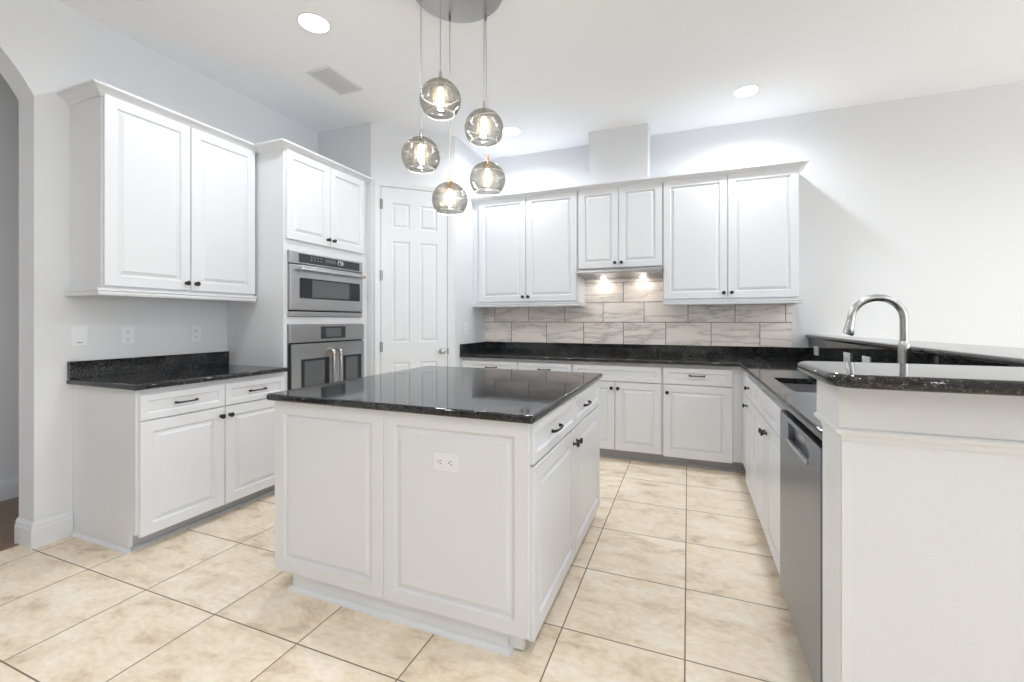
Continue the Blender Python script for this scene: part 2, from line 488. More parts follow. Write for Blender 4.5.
# left wall with its arched opening
ya, zs = 1.31, 2.50
arc = []
Rr = 0.92; ang = R(64); half = Rr * math.sin(ang); cz = zs - Rr * math.cos(ang); cyy = ya - half
for k in range(29):
    t = -ang + 2 * ang * k / 28
    arc.append((cyy + Rr * math.sin(t), cz + Rr * math.cos(t)))
outl = [(-5.5, 0), (arc[0][0], 0)] + arc + [(ya, 0), (YR, 0), (YR, CE), (-5.5, CE)]
b = MB(); b.rings([[(-3.525, y, z) for y, z in outl], [(XL, y, z) for y, z in outl]]); struct('wall_left', b, 'wall')
b = MB(); b.box(XL, 6.6, -5.65, -5.5, 0, CE); struct('wall_rear_light_block', b, 'wall')  # unseen wall, added to cut the light coming from behind the camera
b = MB(); b.rings([[(x, y, z) for y, z in [(-5.5, 0), (-5.1, 0), (-5.1, 2.6), (-1.2, 2.6), (-1.2, 0), (-.8, 0), (-.8, 2.6), (3.2, 2.6), (3.2, 0), (YB, 0), (YB, CE), (-5.5, CE)]] for x in (6.4, 6.6)]); struct('wall_right', b, 'wall')
b = MB(); b.box(-4.6, -4.45, -5.5, 7.0, 0, CE); struct('wall_hall', b, 'wall')
b = MB(); b.box(-4.45, -3.525, 5.0, 5.15, 0, CE); struct('wall_hall_end', b, 'wall')
b = MB(); b.box(-.899, -.346, 4.300, YB, 2.563, CE); struct('wall_chase', b, 'wall')
# baseboards
BASE = [(0, 0), (.018, 0), (.018, .10), (.014, .112), (.014, .122), (.009, .135), (.006, .142), (0, .142)]
b = MB(); b.sweep([(XL, 1.472), (XL, ya), (-3.525, ya)][::-1], BASE); struct('baseboard_left', b, 'trim')
b = MB(); b.sweep([(-4.45, -5.0), (-4.45, 4.95)], BASE); struct('baseboard_hall', b, 'trim')
b = MB(); b.box(-3.505, -3.475, cyy - half, ya, 0, .006, .002); struct('trim_1', b, 'wood')

# pantry door on the diagonal wall: local x along the wall, -y out into the room
def diag_thing(o):
    o.location = (XP, YR, 0); o.rotation_euler = (0, 0, R(45))
s2 = math.sqrt(2)
DX0, DX1, DZ = (-2.663 - XP) * s2, (-2.213 - XP) * s2, 2.508
d = MB()
d.box(DX0 + .004, DX1 - .004, -.010, -.0005, .012, DZ - .004)
door = part('door_1', d, 'trim'); diag_thing(door); door['kind'] = 'structure'
cols = [((-2.590 - XP) * s2, (-2.472 - XP) * s2), ((-2.405 - XP) * s2, (-2.287 - XP) * s2)]
# rebuild the slab face with six moulded panels
me = door.data
bm = bmesh.new()
mb = MB()
def door_face(mb, x0, x1, z0, z1, y):
    xs = [x0, cols[0][0], cols[0][1], cols[1][0], cols[1][1], x1]
    zs_ = [z0, .25, .86, 1.05, 2.0, 2.125, 2.36, z1]
    for i in range(5):
        for j in range(7):
            a, c, e, g = xs[i], xs[i + 1], zs_[j], zs_[j + 1]
            if i in (1, 3) and j in (1, 3, 5):
                def rc(k, yy): return [(a + k, yy, e + k), (c - k, yy, e + k), (c - k, yy, g - k), (a + k, yy, g - k)]
                mb.rings([rc(0, y), rc(.008, y + .0065), rc(.016, y + .0065), rc(.034, y + .001), rc(.036, y + .001)], cap0=False)
            else:
                mb.bm.faces.new([mb.bm.verts.new(p) for p in [(a, y, e), (c, y, e), (c, y, g), (a, y, g)]])
    bmesh.ops.remove_doubles(mb.bm, verts=mb.bm.verts, dist=1e-5)
door_face(mb, DX0 + .004, DX1 - .004, .012, DZ - .004, -.010)
mb.box(DX0 + .004, DX1 - .004, -.0015, -.0005, .012, DZ - .004)
for (x0, x1, z0, z1) in ((DX0 + .004, DX0 + .0045, .012, DZ - .004), (DX1 - .0045, DX1 - .004, .012, DZ - .004), (DX0 + .004, DX1 - .004, DZ - .0045, DZ - .004)):
    mb.box(x0, x1, -.010, -.0005, z0, z1)
bmesh.ops.recalc_face_normals(mb.bm, faces=mb.bm.faces)
mb.bm.to_mesh(me); mb.bm.free()
k = MB(); k.lathe([(.026, 0), (.026, .006), (.011, .010), (.009, .034), (.018, .040), (.027, .052), (.027, .062), (.020, .070), (.004, .073)], '-y', ((-2.257 - XP) * s2, -.010, .955))
part('door_knob', k, 'chrome', door, smooth=True)
for z in (2.34, 1.675, 1.01):
    h = MB(); h.tube([(DX0 - .001, -.016, z - .048), (DX0 - .001, -.016, z + .048)], .0065, 10)
    h.box(DX0 + .001, DX0 + .02, -.0125, -.0105, z - .045, z + .045)
    part('hinge', h, 'hinge', door)
h = MB(); h.box(DX1 - .003, DX1 + .010, -.019, -.0165, .93, .985)
part('strike_plate', h, 'hinge', door)
CAS = [(0, 0), (0, -.010), (.004, -.014), (.020, -.016), (.045, -.020), (.056, -.020), (.056, 0)]
c = MB()
cw = .055
def casing_leg(mb, x0, x1, z0, z1, flip):
    pr = [(o / .056 * (x1 - x0), y) for o, y in CAS]
    if flip: pr = [((x1 - x0) - o, y) for o, y in pr]
    mb.rings([[(x0 + o, y, z) for o, y in pr] for z in (z0, z1)])
casing_leg(c, DX0 - cw, DX0, 0, DZ, True)
casing_leg(c, DX1, DX1 + cw, 0, DZ, False)
c.rings([[(x, y, DZ + o) for o, y in CAS] for x in (DX0 - cw, DX1 + cw)])
cas = part('trim_2', c, 'trim'); diag_thing(cas); cas['kind'] = 'structure'

# half walls under the raised bar
b = MB(); b.box(1.016, 1.14, 1.467, YB, 0, 1.103); struct('wall_bar', b, 'orange_peel')
b = MB(); b.box(.35, 1.62, 1.297, 1.466, 0, 1.103); struct('wall_peninsula', b, 'orange_peel')
FR = [(.001, .966), (.004, .966), (.005, .976), (.009, .981), (.016, .984), (.019, .990), (.017, .996), (.013, .999), (.012, 1.103), (.001, 1.103)]
b = MB(); b.sweep([(.55, 1.468), (.35, 1.468), (.35, 1.297), (1.62, 1.297)], FR); struct('trim_3', b, 'trim')
b = MB(); b.box(.3465, .349, 1.30, 1.460, 0, .965); b.box(.3465, .366, 1.2935, 1.2965, 0, .965); struct('trim_4', b, 'trim')
b = MB(); b.sweep([(.366, 1.297), (1.62, 1.297)], BASE); struct('baseboard_peninsula', b, 'trim')

# ------------------------------------------------------------------ cabinet hardware
def knob(parent, x, y, z):
    k = MB(); k.lathe([(.011, 0), (.011, .002), (.0055, .004), (.005, .014), (.009, .018), (.0145, .021), (.0155, .025), (.012, .030), (.004, .032)], '-y', (x, y, z), 16)
    return part('knob', k, 'bronze', parent, smooth=True)
def pull(parent, x, y, z, w=.115):
    k = MB(); pts = []; rr = []
    for i in range(13):
        t = i / 12; pts.append((x - w / 2 + w * t, y - .012 - .011 * math.sin(PI * t) ** .5, z)); rr.append(.0045 + .0022 * abs(2 * t - 1) ** 3)
    k.tube(pts, rr, 10)
    for s in (-1, 1):
        k.tube([(x + s * w / 2, y, z), (x + s * w / 2, y - .013, z)], [.008, .0065], 10)
    return part('pull', k, 'bronze', parent, smooth=True)
T_ = .02
def front(parent, name, x0, x1, z0, z1, f, raised, hw=None, hx=0, hz=0):
    d = MB(); d.panel(x0, x1, z0, z1, -.0008, T_, f, raised)
    o = part(name, d, 'cab', parent)
    if hw == 'knob': knob(o, hx, -T_ - .0008, hz)
    if hw == 'pull': pull(o, hx, -T_ - .0008, hz)
    return o

CROWN = [(.0, 2.512), (.007, 2.512), (.011, 2.520), (.022, 2.5275), (.025, 2.532), (.029, 2.535), (.041, 2.544), (.052, 2.549), (.054, 2.553), (.060, 2.554), (.060, 2.566), (.0, 2.566)]
RAIL = [(0, 1.438), (.030, 1.438), (.030, 1.424), (.024, 1.419), (.026, 1.410), (.022, 1.398), (0, 1.398)]
SHOE = [(0, 0), (.018, 0), (.0165, .007), (.0125, .0125), (.007, .0165), (0, .018)]

def upper(name, label, loc, rot, w, depth, z0, doors, knobs, crown_path, rail_path, group=None):
    t = thing(name, label, 'cabinet', loc, rot, group)
    bd = MB(); bd.box(0, w, 0, depth, z0, 2.53, .0015); part('body', bd, 'cab', t)
    for (a, c), kx in zip(doors, knobs):
        front(t, 'door', a, c, z0 + .012, 2.525, .058, True, 'knob', kx, z0 + .058)
    if crown_path:
        c = MB(); c.sweep(crown_path, CROWN); part('crown_moulding', c, 'cab', t)
    if rail_path:
        c = MB(); c.sweep(rail_path, RAIL); part('light_rail', c, 'cab', t)
    return t

# left wall upper cabinet (local x runs along +Y)
u0 = 1.462; w = 2.402 - u0; dp = 3.3625 - 3.05
upper('upper_cabinet', 'two-door white wall cabinet mounted on the left wall above the short granite counter', (-3.05, u0, 0), R(90), w, dp, 1.44,
      [(.006, .4685), (.4735, w - .004)], [.4685 - .028, .4735 + .028],
      [(0, dp), (0, 0), (w, 0)], [(0, dp), (0, 0), (w, 0)])

# back wall uppers
U = [(-2.155, -1.005, 1.44, [(.080, .608), (.614, 1.140)], 'two-door white wall cabinet beside the pantry door corner, left of the range hood', True, False),
     (-1.0035, -.2145, 1.745, [(.006, .388), (.393, .783)], 'short two-door white wall cabinet directly above the range hood', False, False),
     (-.213, .856, 1.44, [(.006, .531), (.537, 1.064)], 'two-door white wall cabinet at the right end of the back wall, right of the hood', True, True)]
for x0, x1, z0, drs, lab, rail, end in U:
    w = x1 - x0; dp = YB - .0005 - 4.30
    upper('upper_cabinet', lab, (x0, 4.30, 0), 0, w, dp, z0, drs, [drs[0][1] - .028, drs[1][0] + .028],
          [(0, 0), (w, 0), (w, dp)] if end else [(0, 0), (w, 0)],
          ([(0, 0), (w, 0), (w, dp)] if rail else None))

# ------------------------------------------------------------------ oven tower
t = thing('oven_tower_cabinet', 'tall white cabinet on the left wall holding the two built-in ovens', 'cabinet', (-2.765, 2.4175, 0), R(90))
w = 3.333 - 2.4175; dp = 3.3625 - 2.765
b = MB()
b.box(0, .034, 0, dp, 0.0, 2.53, .0015); b.box(w - .068, w, 0, dp, .0, 2.53, .0015)
b.box(.033, w - .067, 0, dp, 1.783, 2.53); b.box(.033, w - .067, 0, dp, 1.2265, 1.284); b.box(.033, w - .067, 0, dp, .10, .42)
b.box(.033, w - .067, dp - .02, dp, .41, 1.80); b.box(.033, w - .067, .07, dp, 0, .101)
part('body', b, 'cab', t)
front(t, 'door', .013, .4365, 1.862, 2.525, .056, True, 'knob', .4365 - .028, 1.915)
front(t, 'door', .4415, .856, 1.862, 2.525, .056, True, 'knob', .4415 + .028, 1.915)
front(t, 'drawer', .02, w - .03, .13, .40, .05, True, 'pull', w / 2, .265)
c = MB(); c.sweep([(0, .222), (0, 0), (w, 0)], CROWN); part('crown_moulding', c, 'cab', t)

# speed oven, set in the tower niche (local frame: x along Y, front at y = 0 -> X=-2.745)
FX = -2.7635
t = thing('microwave_oven', 'stainless built-in microwave oven with a dial, upper of the two ovens', 'oven', (FX, 2.452, 1.287), R(90))
w = .79
b = MB(); b.box(.012, w - .012, .02, .52, .0, .492); b.box(0, w, 0, .018, 0, .492, .002); part('body', b, 'steel', t)
b = MB(); b.box(0, w, -.022, -.001, .400, .491, .003); cp = part('control_panel', b, 'steel', t)
b = MB(); b.box(.082, .748, -.0245, -.0225, .412, .480, .0006); part('display', b, 'display', cp)
for i in range(4):
    for j in range(2):
        b = MB(); b.box(.20 + i * .032, .207 + i * .032, -.0252, -.0247, .437 + j * .022, .443 + j * .022); part('button', b, 'glyph', cp)
b = MB(); b.box(.345, .46, -.0252, -.0247, .438, .466); part('readout', b, 'grey_glass', cp)
b = MB(); b.lathe([(.026, 0), (.026, .004), (.021, .006), (.020, .026), (.017, .029), (.002, .029)], '-y', (.503, -.0246, .446), 24); part('dial', b, 'chrome', cp, smooth=True)
b = MB(); b.box(.006, w - .006, -.002, -.0005, .392, .400); b.box(.006, w - .006, -.002, -.0005, .036, .048); part('shadow_gap', b, 'dark', t)
b = MB(); b.box(.003, w - .003, -.026, -.0025, .049, .391, .003); dr = part('door', b, 'steel', t)
b = MB(); b.wallprism(fillet([(.086, .138), (.748, .138), (.748, .295), (.086, .295)], {0: .012, 1: .012, 2: .012, 3: .012}), -.0282, -.0262); part('window', b, 'black_glass', dr)
b = MB(); b.box(.205, .615, -.0290, -.0284, .150, .284); part('window_screen', b, 'grey_glass', dr)
b = MB(); b.tube([(.07, -.062, .356), (.765, -.062, .356)], .0115, 14)
for x in (.085, .745): b.tube([(x, -.0262, .356), (x, -.062, .356)], .009, 12)
hd = part('handle', b, 'steel', dr, smooth=True)
b = MB(); b.tube([(.74, -.062, .356), (.772, -.062, .356)], .0125, 14); e = part('end_cap', b, 'copper', hd, smooth=True); e['label'] = 'copper end of the handle'
b = MB(); b.tube([(.062, -.062, .356), (.09, -.062, .356)], .0125, 14); part('end_cap', b, 'steel', hd, smooth=True)
b = MB(); b.box(0, w, -.018, -.001, 0, .036, .003); part('vent_trim', b, 'steel', t)

t = thing('wall_oven', 'stainless double-door wall oven with upright centre handles, lower of the two ovens', 'oven', (FX, 2.456, .42), R(90))
w = .806
b = MB(); b.box(.012, w - .012, .02, .52, .002, .803); b.box(0, w, 0, .018, .002, .803, .002); part('body', b, 'steel', t)
b = MB(); b.box(0, w, -.024, -.001, .668, .802, .003); cp = part('control_panel', b, 'steel', t)
b = MB(); b.box(.294, .566, -.0262, -.0245, .689, .788, .0006); ds = part('display', b, 'display', cp)
b = MB(); b.box(.345, .515, -.0268, -.0263, .703, .774); part('touch_screen', b, 'grey_glass', ds)
b = MB(); b.box(.006, w - .006, -.002, -.0005, .655, .668); b.box(.420, .430, -.002, -.0005, .05, .655); b.box(0, .008, -.018, -.0005, .05, .655); part('shadow_gap', b, 'dark', t)
for side, (x0, x1, wx0, wx1, hx) in enumerate(((.009, .4225, .097, .382, .388), (.4275, w - .003, .540, .765, .464))):
    b = MB(); b.box(x0, x1, -.026, -.0025, .05, .654, .003); dr = part('door', b, 'steel', t)
    b = MB(); b.wallprism([(wx0, .12), (wx1, .12), (wx1, .538), (wx0, .538)], -.0282, -.0262); part('window', b, 'black_glass', dr)
    b = MB(); b.box(wx0 + .03, wx1 - .05, -.0290, -.0284, .15, .520); part('window_screen', b, 'grey_glass', dr)
    b = MB(); pts = [(hx, -.026, .598)]
    for k in range(1, 7):
        a = PI / 2 * k / 6; pts.append((hx, -.026 - .046 * math.sin(a), .572 + .026 * math.cos(a)))
    pts += [(hx, -.072, .40), (hx, -.072, .17), (hx, -.060, .13), (hx, -.026, .12)]
    pts[0] = (hx, -.026, .600)
    b.tube(pts, .0135, 14); hd = part('handle', b, 'chrome', dr, smooth=True)
    b = MB(); b.tube([(hx, -.072, .545), (hx, -.072, .562)], .0148, 14); e = part('band', b, 'copper', hd, smooth=True); e['label'] = 'copper band on the handle'
b = MB(); b.box(0, w, -.02, -.001, .003, .046, .003); part('vent_trim', b, 'steel', t)

# ------------------------------------------------------------------ base cabinets
def base_body(t, w, dp, kick=.062, x0=0.0, ends=False):
    b = MB(); b.box(x0, w, 0, dp, .095, UND - .001, .0015); part('body', b, 'cab', t)
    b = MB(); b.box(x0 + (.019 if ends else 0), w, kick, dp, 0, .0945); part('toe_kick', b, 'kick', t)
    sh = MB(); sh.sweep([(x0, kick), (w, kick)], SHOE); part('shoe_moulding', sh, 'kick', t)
    if ends:
        b = MB(); b.wallprism([(kick - .001, 0), (dp, 0), (dp, .0945), (kick - .001, .0945)], 0, .018)
        for v in b.bm.verts: v.co = Vector((v.co.y, v.co.x, v.co.z))
        part('side_panel', b, 'cab', t)
        sh = MB(); sh.sweep([(x0, dp), (x0, kick - .018)], SHOE); part('shoe_moulding', sh, 'trim', t)

# left wall base cabinet
y0 = 1.475; w = 2.4160 - y0; dp = 3.3625 - 2.762
t = thing('base_cabinet', 'white base cabinet with two drawers over two doors against the left wall', 'cabinet', (-2.762, y0, 0), R(90))
base_body(t, w, dp, ends=True)
front(t, 'drawer', .012, .4815, .712, .852, .036, False, 'pull', .247, .784)
front(t, 'drawer', .4865, w - .004, .712, .852, .036, False, 'pull', .712, .784)
front(t, 'door', .012, .4815, .083, .705, .06, True, 'knob', .4815 - .026, .652)
front(t, 'door', .4865, w - .004, .083, .705, .06, True, 'knob', .4865 + .026, .652)
ct = thing('granite_countertop', 'short black granite countertop with backsplash along the left wall', 'countertop', (XL, 1.4465, UND))
b = MB(); b.slab(fillet([(.001, 0), (.6485, 0), (.6485, .97), (.001, .97)], {1: .012}), 0, TOP - UND, .013); part('slab', b, 'granite', ct, smooth=True, angle=50, slab=True)
b = MB(); b.box(.001, .027, .004, .9685, TOP - UND + .0005, .134, .002); part('backsplash', b, 'granite', ct)

# back wall base cabinets
dp = YB - .001 - 4.052
def back_base(x0, x1, lab):
    t = thing('base_cabinet', lab, 'cabinet', (x0, 4.052, 0)); base_body(t, x1 - x0, dp, .075); return t
t = back_base(-2.155, -1.002, 'white base cabinet behind the island, with two pull drawers, next to the pantry corner')
for a, c in ((.004, .604), (.626, 1.146)):
    front(t, 'drawer', a, c, .712, .852, .036, False, 'pull', (a + c) / 2 + .03 * (a < .1), .790)
    front(t, 'door', a, c, .098, .705, .058, True, 'knob', c - .028 if a < .1 else a + .028, .652)
t = back_base(-1.001, -.207, 'white base cabinet with a handleless top panel and paired doors below the range hood')
front(t, 'drawer_front', .008, .786, .712, .852, .04, False)
front(t, 'door', .008, .3905, .098, .705, .058, True, 'knob', .3905 - .026, .652)
front(t, 'door', .3955, .786, .098, .705, .058, True, 'knob', .3955 + .026, .652)
t = back_base(-.206, .4185, 'white base cabinet with one drawer over one door beside the inside corner of the counter')
front(t, 'drawer', .010, .545, .712, .852, .04, False, 'pull', .277, .790)
front(t, 'door', .010, .545, .088, .705, .058, True, 'knob', .010 + .030, .640)

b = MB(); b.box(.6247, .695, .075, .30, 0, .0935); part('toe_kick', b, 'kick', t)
# right hand run, facing -X (local x runs toward the camera)
RX = .416
dp = 1.012 - RX
t = thing('base_cabinet', 'narrow white base cabinet in the right run, between the corner and the sink cabinet', 'cabinet', (RX, 4.051, 0), R(-90))
w = 4.051 - 3.291; base_body(t, w, .55, .075)
front(t, 'drawer', .385, w - .003, .712, .852, .036, False, 'knob', .575, .785)
front(t, 'door', .385, w - .003, .070, .705, .05, True, 'knob', .385 + .075, .642)
t = thing('base_cabinet', 'white sink cabinet with paired doors beside the dishwasher', 'cabinet', (RX, 3.290, 0), R(-90))
w = 3.290 - 2.243
b = MB(); b.box(0, w, 0, .02, .095, UND - .001); b.box(0, .02, 0, .55, .095, UND - .001); b.box(w - .02, w, 0, .55, .095, UND - .001); b.box(0, w, 0, .55, .095, .115); part('body', b, 'cab', t)
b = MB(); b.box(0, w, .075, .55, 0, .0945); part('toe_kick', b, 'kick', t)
front(t, 'drawer_front', .004, w - .004, .712, .852, .04, False)
front(t, 'door', .004, .521, .070, .705, .058, True, 'knob', .521 - .028, .645)
front(t, 'door', .526, w - .004, .070, .705, .058, True, 'knob', .526 + .028, .645)

# dishwasher
t = thing('dishwasher', 'stainless steel dishwasher built into the right counter run', 'dishwasher', (.375, 2.2405, 0), R(-90))
w = .640
b = MB(); b.box(.006, w - .006, .03, .58, .09, .862); part('body', b, 'dark', t)
# door front with a pocket for the handle
xs = [0.002, .172, .498, w - .002]; zs_ = [.095, .775, .845, .866]
d = MB()
pk = dict(x0=.172, x1=.498, z0=.778, z1=.848)
for i in range(3):
    for j in range(3):
        a, c_, e, g = xs[i], xs[i + 1], [.095, .778, .848, .866][j], [.095, .778, .848, .866][j + 1]
        if i == 1 and j == 1: continue
        d.bm.faces.new([d.bm.verts.new(p) for p in [(a, 0, e), (c_, 0, e), (c_, 0, g), (a, 0, g)]])
P4 = [(.172, .778), (.498, .778), (.498, .848), (.172, .848)]
d.rings([[(x, 0, z) for x, z in P4], [(x, .022, z) for x, z in P4]], cap0=False)
O4 = [(xs[0], .095), (xs[3], .095), (xs[3], .866), (xs[0], .866)]
d.rings([[(x, 0, z) for x, z in O4], [(x, .028, z) for x, z in O4]], cap0=False)
bmesh.ops.remove_doubles(d.bm, verts=d.bm.verts, dist=1e-5)
dr = part('door', d, 'steel_v', t)
b = MB(); b.box(.176, .494, .0195, .0215, .79, .844); part('control_plate', b, 'steel', dr)
b = MB(); b.box(.172, .498, -.010, .004, .772, .786, .003); hd = part('handle', b, 'chrome', dr)
b = MB(); b.box(.27, .36, .0185, .0193, .80, .838); part('badge', b, 'chrome', dr)
b = MB(); b.box(.02, w - .002, .035, .5, .8625, .880); part('top_gap', b, 'dark', t)
b = MB(); b.box(.004, w - .004, .075, .10, 0, .089); part('toe_kick', b, 'steel_v', t)
b = MB(); b.box(.42, 1.012, 1.4675, 1.598, 0, UND - .001); e = part('end_panel', b, 'cab'); tag(e, 'white filler panel between the dishwasher and the half wall', 'panel')

# main L-shaped counter
ct = thing('granite_countertop', 'long L-shaped black granite countertop running along the back wall and the sink side', 'countertop', (0, 0, UND))
h = TOP - UND
hole = fillet([(.474, 2.482), (.872, 2.482), (.872, 3.056), (.474, 3.056)], {0: .03, 1: .03, 2: .03, 3: .03}, 4)
b = MB(); b.slab([(XQ + .001, 3.994), (.38, 3.994), (.38, 1.4675), (1.0145, 1.4675), (1.0145, YB - .001), (XQ + .001, YB - .001)], 0, h, .011, hole)
part('slab', b, 'granite', ct, smooth=True, angle=50, slab=True)
b = MB(); b.box(XQ + .001, .9885, YB - .026, YB - .001, h + .0005, .134, .0015); part('backsplash', b, 'granite', ct)
b = MB(); b.box(XQ + .001, XQ + .026, 3.997, YB - .027, h + .0005, .134, .0015); part('backsplash', b, 'granite', ct)
b = MB(); b.box(.9895, 1.0145, 1.585, YB - .001, h + .0005, 1.103 - UND); part('riser', b, 'granite', ct)

# raised bar
poly = [(.300, 1.192), (1.60, 1.192), (1.47, 2.1), (1.07, YB - .001), (.968, YB - .001), (.980, 1.577), (.300, 1.577)]
b = MB(); b.slab(fillet(poly, {0: .06, 5: .02, 6: .05}), 1.1035, 1.135, .014)
tag(part('raised_bar_top', b, 'granite', smooth=True, angle=50, slab=True), 'raised black granite bar top on the half wall around the sink', 'countertop')

# sink and faucet
t = thing('kitchen_sink', 'undermount stainless sink set in the right hand counter', 'sink', (.673, 2.769, .69))
def rr(k): return fillet([(-.205 + k, -.299 + k), (.205 - k, -.299 + k), (.205 - k, .299 - k), (-.205 + k, .299 - k)], {0: .035, 1: .035, 2: .035, 3: .035}, 5)
b = MB(); b.rings([[(x, y, z) for x, y in rr(k)] for k, z in ((-.018, .1905), (.0, .1905), (.004, .02), (.02, .004), (.06, 0))], cap0=False)
part('basin', b, 'sink', t, smooth=True)
b = MB(); b.lathe([(.045, .0015), (.045, .004), (.036, .005), (.034, .002), (.004, .002)], 'z'); part('drain', b, 'chrome', t, smooth=True)
t = thing('kitchen_faucet', 'tall brushed gooseneck faucet rising behind the sink', 'faucet', (.938, 2.60, TOP))
b = MB(); b.lathe([(.031, .0008), (.031, .006), (.026, .012), (.0245, .10), (.0235, .20), (.0215, .235), (.0175, .246)], 'z'); part('base', b, 'chrome', t, smooth=True)
b = MB(); pts = [(0, 0, .2), (0, 0, .30), (0, 0, .348)]
ra = .102
for k in range(1, 19):
    a = PI * k / 18 * .97; pts.append((-ra + ra * math.cos(a), 0, .348 + ra * math.sin(a)))
x, _, z = pts[-1]
b.tube(pts + [(x - .002, 0, z - .02)], .0165, 16); part('spout', b, 'chrome', t, smooth=True)
b = MB(); b.tube([(x - .001, 0, z - .012), (x - .008, 0, z - .05), (x - .012, 0, z - .078), (x - .014, 0, z - .082)], [.0168, .0195, .023, .021], 16); part('spray_head', b, 'chrome', t, smooth=True)
b = MB(); b.tube([(.005, .02, .07), (.015, .05, .08), (.03, .09, .10)], [.011, .009, .007], 10); part('lever', b, 'chrome', t, smooth=True)

# ------------------------------------------------------------------ backsplash tile
b = MB(); b.box(XQ + .001, .862, YB - .0102, YB - .0003, TOP + .103, 1.405); tag(part('tile_backsplash', b, 'marble'), 'long two-course band of veined marble tile between the granite and the wall cabinets', 'backsplash')
b = MB(); b.box(-1.0045, -.2135, YB - .0102, YB - .0003, 1.4055, 1.744); tag(part('tile_backsplash', b, 'marble'), 'lamp-lit patch of veined marble tile right under the range hood', 'backsplash')

# range hood
t = thing('range_hood', 'slim stainless range hood with two lit lamps under the short wall cabinet', 'range hood', (-1.0, 4.24, 1.685))
w = .783
b = MB()
pro = [(.0, .020), (.0, .048), (.012, .058), (.359, .058), (.359, .0), (.31, .0), (.05, .016)]
b.rings([[(x, y, z) for y, z in pro] for x in (.004, w - .002)])
part('body', b, 'steel', t)
b = MB(); b.box(-.012, w + .004, -.016, -.0005, .026, .046, .003); part('front_lip', b, 'steel', t)
for x in (.205, .590):
    b = MB(); b.lathe([(.034, 0), (.034, -.005), (.027, -.006), (.026, -.002)], 'z', (x, .27, .0045)); lr = part('lamp', b, 'chrome', t, smooth=True)
    b = MB(); b.lathe([(.025, -.003), (.024, -.0075), (.004, -.008)], 'z', (x, .27, .004)); part('lens', b, 'hood_lens', lr)
for x0, x1 in ((.03, .15), (.65, .765)):
    b = MB()
    for k in range(6): b.box(x0, x1, .07 + k * .038, .095 + k * .038, .0145 - k * .0022 - .004, .0155 - k * .0022)
    part('filter', b, 'vent', t)

# ------------------------------------------------------------------ island
t = thing('kitchen_island', 'large white panelled kitchen island standing on the tile floor', 'island', (0, 0, 0))
IX0, IX1, IY0, IY1 = -1.811, -.546, 1.532, 2.865
b = MB(); b.box(IX0, IX1, IY0 + .021, IY1, .085, UND - .001); part('body', b, 'cab', t)
b = MB(); b.box(-1.722, -.635, IY0 + .024, 2.80, 0, .0845, .001); part('plinth', b, 'cab', t)
b = MB(); b.box(-.634, -.575, IY0 + .040, IY0 + .06, .012, .0845); part('toe_kick_end', b, 'cab', t)
s = MB(); s.sweep([(-1.722, 2.8), (-1.722, IY0 + .024), (-.635, IY0 + .024), (-.635, 2.8)], SHOE); part('shoe_moulding', s, 'trim', t)
for a, c, f in ((IX0, -1.1885, .060), (-1.1865, -.541, .056)):
    d = MB(); d.panel(a, c, .085, UND - .001, IY0 + .02, .02, f, True); part('end_panel', d, 'cab', t)
side = bpy.data.objects.new('door_bank', None)
def sfront(name, y0, y1, z0, z1, f, raised, hw, hy, hz):
    o = front(t, name, y0, y1, z0, z1, f, raised, hw, hy, hz)
    o.matrix_local = Matrix.Translation((IX1, 0, 0)) @ Matrix.Rotation(R(90), 4, 'Z')
    return o
bpy.data.objects.remove(side)
sfront('drawer', 1.548, 2.186, .724, .877, .036, False, 'pull', 1.832, .797)
sfront('drawer', 2.192, 2.855, .724, .877, .036, False, 'pull', 2.44, .797)
sfront('door', 1.548, 2.186, .072, .714, .06, True, 'knob', 2.176 - .028, .648)
sfront('door', 2.192, 2.855, .072, .714, .06, True, 'knob', 2.188 + .028, .648)
b = MB(); b.slab(fillet([(-1.8375, 1.5055), (-.514, 1.5055), (-.514, 2.906), (-1.8375, 2.906)], {0: .012, 1: .012, 2: .012, 3: .012}), UND, TOP, .012)
tag(part('granite_countertop', b, 'granite', smooth=True, angle=50, slab=True), 'black granite countertop lying on the kitchen island', 'countertop')

# ------------------------------------------------------------------ switch and outlets (local: plate in xz facing -y)
def outlet(label, loc, rotz, flat=False, group=None, w=.074, h=.118):
    t = thing('power_outlet', label, 'outlet', loc, rotz, group)
    if flat: w, h = h, w
    b = MB(); b.box(-w / 2, w / 2, -.006, -.0006, -h / 2, h / 2, .002); p = part('cover_plate', b, 'plastic', t)
    for s in (-1, 1):
        cx, cz = (s * .024, 0) if flat else (0, s * .024)
        b = MB(); b.wallprism([(cx + .0155 * math.cos(a) * (1 if abs(math.cos(a)) < .8 else .95), cz + .0155 * math.sin(a)) for a in [2 * PI * q / 20 for q in range(20)]], -.0075, -.0062)
        r_ = part('receptacle', b, 'plastic', t)
        b = MB()
        for q in (-.006, .006):
            if flat: b.box(cx - .001, cx + .007, -.0081, -.0076, q - .0012, q + .0012)
            else: b.box(q - .0012, q + .0012, -.0081, -.0076, cz - .001, cz + .007)
        if flat: b.box(cx - .010, cx - .005, -.0081, -.0076, -.0025, .0025)
        else: b.box(-.0025, .0025, -.0081, -.0076, cz - .010, cz - .005)
        part('slots', b, 'slot', r_)
    return t
G = 'outlets on the left wall'
outlet('white outlet on the left wall next to the light switch', (XL, 1.750, 1.160), R(90), group=G)
outlet('white outlet on the left wall beside the oven tower', (XL, 2.176, 1.158), R(90), group=G)
outlet('white outlet on the side wall beside the pantry door', (XQ, 4.120, 1.166), R(90))
outlet('white sideways outlet on the front panel of the island', (-.8865, IY0 + .0012, .698), 0, flat=True)
G = 'outlets along the granite riser'
